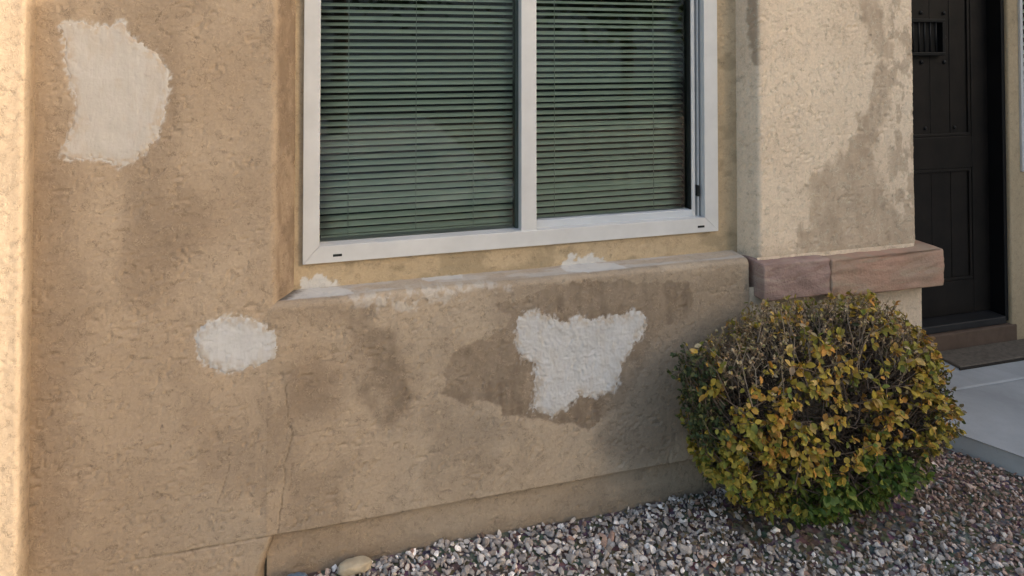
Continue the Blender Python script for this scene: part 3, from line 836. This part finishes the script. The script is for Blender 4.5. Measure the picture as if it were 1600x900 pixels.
def scatter(x0, x1, y0, y1, sp, smin, smax, hide=None):
    for ix in range(int((x1 - x0) / sp)):
        for iy in range(int((y1 - y0) / sp)):
            x = x0 + (ix + random.random() * 1.3) * sp; y = y0 + (iy + random.random() * 1.3) * sp
            if in_slab(x, y) or y > 0.018: continue
            if hide and hide(x, y): continue
            s = (smin * 0.8 + (smax - smin * 0.8) * random.random() ** 1.35) * (1 + (random.random() < 0.10) * random.uniform(0.2, 0.7))
            if x > 1.9 and random.random() < 0.7: s *= 0.8
            q = math.hypot((x - 1.63) / 0.36, (y + 0.16) / 0.20)
            if q < 1 and random.random() < 0.75: continue
            z = float(gz(x, y)) + s * 0.25 + random.uniform(0.0, 0.008)
            sites.append((x, y, z, s))
scatter(-0.45, 3.2, -0.95, 0.03, 0.0142, 0.0058, 0.0128)
scatter(-1.7, 3.6, -2.2, 0.0, 0.032, 0.010, 0.018, lambda x, y: (-0.45 < x < 3.2 and y > -0.95))
def bush_hide(x, y): return 1.15 < x < 2.1 and y > -0.27
scored = []
for i, (x, y, z, s) in enumerate(sites):
    p_ = visible_px(x, y)
    ok = p_ and 5 < p_[0] < 1595 and 20 < p_[1] < 893 and not bush_hide(x, y) and s > 0.009 and y < -0.012 or False
    scored.append((-(s / p_[2]) if ok else 1, i))
scored.sort()
near = set(i for v_, i in scored[:300] if v_ < 0)
base_mesh = []
for i, V in enumerate(variants):
    me = bpy.data.meshes.new('stone'); me.from_pydata([tuple(v) for v in V], [], [tuple(f) for f in F2.tolist()])
    me.materials.append(M['stone_obj']); base_mesh.append(me)
VV = []; FF = []; CC = []; off = 0
for i, (x, y, z, s) in enumerate(sites):
    c = stone_colour(x, y, RNG)
    Rm = rot_rand(RNG, 0.6)
    if i in near:
        o = bpy.data.objects.new('stone', base_mesh[i % 10]); link(o, ground)
        o.matrix_local = Matrix.Translation((x, y, z + 0.004)) @ Matrix(Rm.tolist()).to_4x4() @ Matrix.Diagonal((s * 1.1, s * 1.1, s * 1.1, 1))
        o.color = (*c, 1)
    else:
        V = (small[i % 40] * s) @ Rm.T + np.array([x, y, z])
        VV.append(V); FF.append(F1 + off); off += len(V); CC.append(np.repeat(c[None], len(V), 0))
lo = from_np('loose_gravel', np.concatenate(VV), np.concatenate(FF), M['stone_att'], ground, False, None, np.concatenate(CC))
lo['kind'] = 'stuff'

# two odd stones at the foot of the wall
def boulder(name, loc, dims, col, rz, label, seed, rough=0.8):
    rs = np.random.default_rng(seed)
    V, F = ico(4)
    V = V.copy()
    for _ in range(9):
        n = rs.normal(size=3); n /= np.linalg.norm(n); d = rs.uniform(0.72, 0.92)
        V -= np.maximum(0, V @ n - d)[:, None] * n * 0.85
    V = np.sign(V) * np.abs(V) ** 0.8
    V = V * (1 + 0.22 * (fbm(V[:, 0] * 2.2 + V[:, 2], V[:, 1] * 2.2 + V[:, 2] * 1.7, seed, 4)[:, None] - 0.5))
    o = from_np(name, V * np.array(dims), F, simple(name + '_rock', col, rough, 0.18, 30, 0.3, 0.4, 120), None, True)
    o.location = loc; o.rotation_euler = (0, 0, rz)
    return tag(o, label, 'stone')
boulder('rock', (0.093, -0.020, 0.012), (0.050, 0.024, 0.0185), (0.42, 0.34, 0.235), R(3), 'smooth tan oblong stone lying at the foot of the wall', 3)
boulder('rock', (-0.075, -0.03, 0.000), (0.036, 0.030, 0.026), (0.12, 0.17, 0.23), R(20), 'blue-grey rounded stone at the wall foot, cut by the lower edge', 8, 0.35)

# ------------------------------------------------------------------ shrub
shrub = empty('shrub', (1.64, -0.21, 0.0))
tag(shrub, 'clipped rounded shrub with yellow and green leaves and dry twiggy top by the wall', 'shrub')
def leaf_mats(name, use_obj):
    m, N, L, b = mat_new(name, 0.55, (0.2, 0.2, 0.05), 0.3)
    c = N.new('ShaderNodeObjectInfo').outputs['Color'] if use_obj else attr(N, 'tint').outputs['Color']
    v = rng(N, L, nz(N, L, 90, 3, 0.6, geo_pos(N)), 0.3, 0.7, 0.75, 1.2)
    hs = N.new('ShaderNodeHueSaturation'); L.new(c, hs.inputs['Color']); L.new(v, hs.inputs['Value'])
    L.new(hs.outputs[0], b.inputs['Base Color'])
    t = nd(N, 'ShaderNodeBsdfTranslucent'); L.new(hs.outputs[0], t.inputs[0])
    mx_ = nd(N, 'ShaderNodeMixShader'); mx_.inputs[0].default_value = 0.22
    L.new(b.outputs[0], mx_.inputs[1]); L.new(t.outputs[0], mx_.inputs[2])
    L.new(mx_.outputs[0], N['Material Output'].inputs[0])
    return m
M['leaf_obj'] = leaf_mats('single_leaf', True)
M['leaf_att'] = leaf_mats('leaf_mix', False)
M['bark'] = simple('shrub_bark', (0.13, 0.095, 0.07), 0.9, 0.3, 40, 0.1, 0.5, 150)
def twig_mat():
    m, N, L, b = mat_new('twig_bark', 0.85, (0.2, 0.15, 0.1), 0.15)
    L.new(attr(N, 'tint').outputs['Color'], b.inputs['Base Color'])
    return m
M['twig'] = twig_mat()
LV = np.array([(0, 0, 0), (0.36, 0, -0.05), (0.70, 0, -0.06), (1.0, 0, -0.16), (0.16, 0.20, 0.03), (0.16, -0.20, 0.03), (0.45, 0.33, 0.05), (0.45, -0.33, 0.05), (0.78, 0.23, -0.02), (0.78, -0.23, -0.02)])
LF = np.array([(0, 4, 1), (4, 6, 1), (1, 6, 2), (6, 8, 2), (2, 8, 3), (0, 1, 5), (5, 1, 7), (1, 2, 7), (7, 2, 9), (2, 3, 9)])[:, ::-1]
C0 = np.array([1.582, -0.205, 0.372]); RAD = np.array([0.470, 0.200, 0.334])
EXP = 2.7
def shell(rs):
    """a point on the clipped outline and its outward normal"""
    while True:
        d = rs.normal(size=3) * np.array([1.25, 1.0, 1.0]); d /= np.linalg.norm(d)
        k = (np.abs(d) ** EXP).sum() ** (-1 / EXP)
        p = d * k
        n = np.sign(p) * np.abs(p) ** (EXP - 1) / RAD; n /= np.linalg.norm(n)
        q = C0 + p * RAD
        lump = 1 + 0.24 * (noise(q[0] / 0.14 + 9, q[2] / 0.14 + q[1] / 0.14, 401) - 0.5)
        q = C0 + p * RAD * lump
        if q[2] < 0.30: q[:2] = C0[:2] + (q[:2] - C0[:2]) * (1 - 0.32 * ((0.30 - q[2]) / 0.30) ** 1.5)
        if q[2] < 0.03: continue
        if q[1] > -0.03 and rs.random() < 0.75: continue
        return q, n
def zone(x, y, z, rs):
    """0 dry, 1 yellow, 2 olive, 3 green, 4 dark small leaf, 5 fine right side"""
    zz = z + 0.13 * (noise(x / 0.11, z / 0.11, 411) - 0.5) + rs.normal() * 0.02
    xx = x + 0.10 * (noise(x / 0.1 + 7, z / 0.1, 413) - 0.5)
    if zz > 0.61 and rs.random() < 0.55: return 0
    if zz > 0.54 and rs.random() < 0.3: return 0
    if zz > 0.60: return 2 if rs.random() < 0.5 else 1
    if xx < 1.16: return 4
    if xx > 2.03: return 5
    if xx > 1.90 and zz < 0.33: return 5
    if zz < 0.235 + 0.06 * math.exp(-((x - 1.70) / 0.15) ** 2): return 3 if xx > 1.40 else 2
    if zz < 0.36 and x < 1.52: return 2
    return 1 if rs.random() < 0.80 else 2
PAL = {0: [(0.32, 0.24, 0.12), (0.42, 0.32, 0.19), (0.22, 0.145, 0.085), (0.27, 0.22, 0.09), (0.34, 0.21, 0.11)],
       1: [(0.40, 0.255, 0.035), (0.34, 0.235, 0.035), (0.42, 0.23, 0.045), (0.28, 0.22, 0.035), (0.46, 0.30, 0.09), (0.44, 0.20, 0.04), (0.28, 0.215, 0.035)],
       2: [(0.22, 0.20, 0.035), (0.27, 0.22, 0.035), (0.15, 0.165, 0.03), (0.33, 0.23, 0.035)],
       3: [(0.075, 0.125, 0.022), (0.10, 0.145, 0.025), (0.055, 0.095, 0.02), (0.16, 0.18, 0.03)],
       4: [(0.05, 0.07, 0.028), (0.075, 0.095, 0.03), (0.04, 0.055, 0.022), (0.12, 0.115, 0.04)],
       5: [(0.12, 0.125, 0.035), (0.18, 0.155, 0.05), (0.085, 0.10, 0.03), (0.21, 0.155, 0.085)]}
SIZE = {0: (0.006, 0.013), 1: (0.014, 0.027), 2: (0.014, 0.027), 3: (0.016, 0.030), 4: (0.011, 0.019), 5: (0.010, 0.019)}
leaves = []; twigs = []
rs = np.random.default_rng(5)
def basis(d, up):
    d = d / np.linalg.norm(d); s = np.cross(up, d); s /= np.linalg.norm(s) + 1e-9
    return np.stack([d, s, np.cross(d, s)], 1)
NCL = 3700
for i in range(NCL):
    tip, n = shell(rs)
    z_ = zone(*tip, rs)
    if z_ in (1, 2, 3) and fbm(tip[0] / 0.06, tip[2] / 0.06, 431, 2) < 0.45: continue
    depth = rs.uniform(-0.022, 0.055) if z_ != 0 else rs.uniform(-0.015, 0.04)
    tip = tip - n * depth
    tdir = n * 0.7 + rs.normal(scale=0.45, size=3) + np.array([0, 0, 0.45])
    if tdir @ n < 0.35: tdir = tdir + n * 0.9
    tdir /= np.linalg.norm(tdir)
    ln = rs.uniform(0.07, 0.16)
    root = tip - tdir * ln
    bend = (root + tip) / 2 + rs.normal(scale=0.010, size=3)
    tc = np.array((0.17, 0.12, 0.085)) * rs.uniform(0.6, 1.3) if z_ != 0 else np.array((0.26, 0.19, 0.13)) * rs.uniform(0.6, 1.45)
    twigs.append((root, bend, tip, rs.uniform(0.0011, 0.0018), tc))
    cnt = rs.integers(4, 8) if z_ not in (0,) else rs.integers(5, 11)
    for k in range(cnt):
        a = rs.uniform(0, 1) ** 0.7
        base = bend * (1 - a) + tip * a if rs.random() < 0.6 else tip
        d = tdir * 0.35 + rs.normal(scale=0.6, size=3) + n * 0.35 + np.array([0, 0, -0.25 if z_ in (1, 2, 3) else 0.25])
        up = n + rs.normal(scale=0.45, size=3) + np.array([0, 0, 0.55])
        B = basis(d, up)
        s = rs.uniform(*SIZE[z_]) * (1.25 if rs.random() < 0.12 else 1.0)
        zc = z_ if rs.random() < 0.88 else zone(base[0] + rs.normal() * .08, base[1], base[2] + rs.normal() * 0.08, rs)
        c = np.array(PAL[zc][rs.integers(len(PAL[zc]))]) * rs.uniform(0.85, 1.4)
        wid = rs.uniform(0.8, 1.15)
        leaves.append((base, B, s, wid, rs.uniform(0.6, 1.8), c, z_, float(n @ np.array([-0.62, -0.75, 0.22]))))
# bare dry twigs standing over the clipped top
for i in range(700):
    q, n = shell(rs)
    if q[2] < 0.56 or abs(n[0]) > 0.6: continue
    tdir = n * 0.7 + rs.normal(scale=0.5, size=3) + np.array([0, 0, 0.5])
    if tdir @ n < 0.35: tdir = tdir + n
    tdir /= np.linalg.norm(tdir)
    ln = rs.uniform(0.05, 0.13); tip = q + tdir * rs.uniform(-0.05, 0.0)
    tc = np.array((0.36, 0.28, 0.195)) * rs.uniform(0.45, 1.3)
    root = tip - tdir * ln
    twigs.append((root, (root + tip) / 2 + rs.normal(scale=0.014, size=3), tip, rs.uniform(0.0009, 0.0017), tc))
# dead leaves and twigs inside
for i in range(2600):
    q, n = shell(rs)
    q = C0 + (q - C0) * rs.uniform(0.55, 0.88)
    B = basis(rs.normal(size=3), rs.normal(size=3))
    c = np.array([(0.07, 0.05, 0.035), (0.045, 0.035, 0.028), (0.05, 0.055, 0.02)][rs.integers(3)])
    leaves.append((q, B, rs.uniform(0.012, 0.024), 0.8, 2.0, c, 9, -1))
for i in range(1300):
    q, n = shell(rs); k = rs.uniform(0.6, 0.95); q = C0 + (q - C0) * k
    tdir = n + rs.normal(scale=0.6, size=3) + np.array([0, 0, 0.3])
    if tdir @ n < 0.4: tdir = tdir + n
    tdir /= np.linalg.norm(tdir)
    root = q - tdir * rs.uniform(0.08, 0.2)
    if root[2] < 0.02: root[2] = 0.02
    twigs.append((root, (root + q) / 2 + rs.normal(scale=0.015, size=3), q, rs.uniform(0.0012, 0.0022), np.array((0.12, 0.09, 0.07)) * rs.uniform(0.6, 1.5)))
# largest, outermost leaves facing the path are separate leaf parts
cand = [(-(l[2] * (0.4 + max(0, l[7]))), i) for i, l in enumerate(leaves) if l[6] in (1, 2, 3) and l[7] > 0.25 and l[0][1] < -0.25]
cand.sort(); single = set(i for _, i in cand[:300])
leaf_me = []
for curl in (0.7, 1.1, 1.6):
    me = bpy.data.meshes.new('leaf'); me.from_pydata([(x, y, z * curl) for x, y, z in LV.tolist()], [], LF.tolist())
    for p in me.polygons: p.use_smooth = True
    me.materials.append(M['leaf_obj']); leaf_me.append(me)
VV = []; FF = []; CC = []; off = 0
for i, (base, B, s, wid, curl, c, z_, face) in enumerate(leaves):
    if base[1] > 0.005: base = base.copy(); base[1] = -0.005
    if i in single:
        o = bpy.data.objects.new('leaf', leaf_me[i % 3]); link(o, shrub)
        o.matrix_local = Matrix.Translation(Vector(base) - shrub.location) @ Matrix((B * s).tolist()).to_4x4() @ Matrix.Diagonal((1, wid, 1, 1))
        o.color = (*np.clip(c, 0, 1), 1)
        continue
    V = (LV * np.array([1, wid, curl]) * s) @ B.T + base
    V[:, 1] = np.minimum(V[:, 1], 0.004)
    VV.append(V); FF.append(LF + off); off += len(V); CC.append(np.repeat(c[None], len(V), 0))
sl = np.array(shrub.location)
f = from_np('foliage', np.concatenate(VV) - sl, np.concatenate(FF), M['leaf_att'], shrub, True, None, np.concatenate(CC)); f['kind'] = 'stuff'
def tubes(name, segs, mat, parent, sides=3, off0=np.zeros(3)):
    VV = []; FF = []; CC = []; o = 0
    for pts, rads, c in segs:
        n = len(pts)
        d = pts[-1] - pts[0]; d = d / (np.linalg.norm(d) + 1e-9)
        s = np.cross(d, [0.3, 0.9, 0.2]); s /= np.linalg.norm(s) + 1e-9; t = np.cross(d, s)
        for p, r in zip(pts, rads):
            for k in range(sides):
                a = 2 * math.pi * k / sides
                VV.append(p + r * (math.cos(a) * s + math.sin(a) * t)); CC.append(c)
        for j in range(n - 1):
            for k in range(sides):
                k2 = (k + 1) % sides
                FF.append((o + j * sides + k, o + j * sides + k2, o + (j + 1) * sides + k2, o + (j + 1) * sides + k))
        o += n * sides
    return from_np(name, np.array(VV) - off0, np.array(FF), mat, parent, True, None, np.array(CC))
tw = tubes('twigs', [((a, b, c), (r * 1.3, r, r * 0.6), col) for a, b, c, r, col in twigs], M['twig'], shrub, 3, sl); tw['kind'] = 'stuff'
for k in range(13):
    a = 2 * math.pi * k / 13
    p0 = np.array([1.62 + 0.10 * math.cos(a), -0.17 + 0.05 * math.sin(a), -0.02])
    p3 = C0 + np.array([0.31 * math.cos(a + 0.3), 0.11 * math.sin(a + 0.3), rs.uniform(0.0, 0.22)])
    p1 = p0 * 0.65 + p3 * 0.35 + rs.normal(scale=0.02, size=3) + np.array([0, 0, 0.05]); p2 = p0 * 0.3 + p3 * 0.7 + rs.normal(scale=0.02, size=3)
    tubes('stem', [((p0, p1, p2, p3), (0.010, 0.008, 0.006, 0.0025), np.array((0.13, 0.1, 0.075)))], M['bark'], shrub, 7, sl)

# litter under the shrub, and the bright leaf lying in front of it
VV = []; FF = []; CC = []; off = 0
for i in range(900):
    a = rs.uniform(0, 2 * math.pi); r = rs.uniform(0.2, 1.3 if i < 700 else 2.2) ** 0.8
    x, y = 1.62 + 0.50 * r * math.cos(a), -0.17 + 0.22 * r * math.sin(a)
    if y > -0.01 or in_slab(x, y): continue
    c = np.array([(0.13, 0.085, 0.05), (0.20, 0.14, 0.085), (0.085, 0.06, 0.04), (0.26, 0.19, 0.11)][rs.integers(4)])
    B = basis(rs.normal(size=3) * np.array([1, 1, 0.25]), np.array([0, 0, 1.0]) + rs.normal(scale=0.35, size=3))
    V = (LV * np.array([1, 0.8, 2.0]) * rs.uniform(0.011, 0.022)) @ B.T + np.array([x, y, float(gz(x, y)) + rs.uniform(0.012, 0.024)])
    VV.append(V); FF.append(LF + off); off += len(V); CC.append(np.repeat(c[None], len(V), 0))
lt = from_np('leaf_litter', np.concatenate(VV), np.concatenate(FF), M['leaf_att'], None, True, None, np.concatenate(CC))
tag(lt, kind='stuff')
o = bpy.data.objects.new('fallen_leaf', leaf_me[2].copy()); link(o)
o.matrix_world = Matrix.Translation((1.432, -0.262, 0.022)) @ Matrix.Rotation(R(70), 4, 'Z') @ Matrix.Rotation(R(-35), 4, 'Y') @ Matrix.Diagonal((0.03, 0.026, 0.03, 1))
o.color = (0.55, 0.44, 0.16, 1)
tag(o, 'pale yellow fallen leaf on the gravel in front of the shrub', 'leaf')

# ------------------------------------------------------------------ across the street (seen only mirrored in the window)
M['asphalt'] = simple('asphalt', (0.055, 0.053, 0.05), 0.9, 0.15, 8)
st = box('street', -120, 120, -22, -13, -0.05, 0.004, M['asphalt']); tag(st, kind='structure')
nh = empty('sky_screen_house', (-4, -27, 0))  # house added to hide bright sky in the window's reflection
tag(nh, 'plain house across the street, added to keep bright sky out of the window reflection', 'house')
o = box('wall', -22, 30, -8, 0, -0.1, 6.2, simple('sky_screen_white_wall', (0.6, 0.57, 0.5), 0.9, 0.1, 2), nh)  # wall of the added sky-screen house
o = box('roof', -22.6, 30.6, -8.6, 0.6, 6.2, 6.5, M['roof'], nh)  # roof of the added sky-screen house
bm = bmesh.new()
v = [bm.verts.new(q) for q in ((-22.6, -8.6, 6.5), (30.6, -8.6, 6.5), (30.6, 0.6, 6.5), (-22.6, 0.6, 6.5), (-18, -4, 8.9), (26, -4, 8.9))]
for q in ((0, 1, 5, 4), (1, 2, 5), (2, 3, 4, 5), (3, 0, 4)): bm.faces.new([v[i] for i in q])
bm_obj('sky_screen_roof_slope', bm, M['roof'], nh)
def tree(x, y, h, r, seed, label):
    t = empty('tree', (x, y, 0)); tag(t, label, 'tree', 'trees across the street')
    q = np.random.default_rng(seed)
    segs = [((np.array([0, 0, -0.1]), np.array([0.05, 0.02, h * 0.3]), np.array([0.0, 0.1, h * 0.75])), (0.17, 0.13, 0.05), np.array((0.1, 0.08, 0.06)))]
    for k in range(9):
        a = q.uniform(0, 6.28); z0 = h * q.uniform(0.28, 0.6)
        p = np.array([0, 0.03, z0]); e = np.array([r * 0.8 * math.cos(a), r * 0.8 * math.sin(a), z0 + h * 0.25])
        segs.append(((p, (p + e) / 2 + q.normal(scale=0.1, size=3), e), (0.07, 0.05, 0.02), np.array((0.1, 0.08, 0.06))))
    tubes('trunk', segs, M['bark'], t, 7)
    VV = []; FF = []; CC = []; off = 0
    cl = [np.array([q.normal() * r * 0.5, q.normal() * r * 0.5, h * q.uniform(0.45, 0.95)]) for _ in range(34)]
    for c0 in cl:
        for j in range(80):
            pnt = c0 + q.normal(scale=r * 0.17, size=3)
            V = (LV * 0.22) @ basis(q.normal(size=3), q.normal(size=3)).T + pnt
            VV.append(V); FF.append(LF + off); off += 10; c = np.array((0.06, 0.085, 0.03)) * q.uniform(0.6, 1.5); CC.append(np.repeat(c[None], 10, 0))
    from_np('crown', np.concatenate(VV), np.concatenate(FF), M['leaf_att'], t, True, None, np.concatenate(CC))
tree(0.2, -10.5, 6.0, 2.2, 1, 'leafy tree across the street, left of the pair mirrored in the window')
tree(6.5, -11.5, 5.5, 2.4, 2, 'leafy tree across the street, right of the pair mirrored in the window')
dv = box('added_driveway', -5.0, 2.1, -13.0, -4.2, -0.05, 0.025, M['concrete']); tag(dv, kind='structure')  # pale slab added out of view to brighten the pane's lower reflection
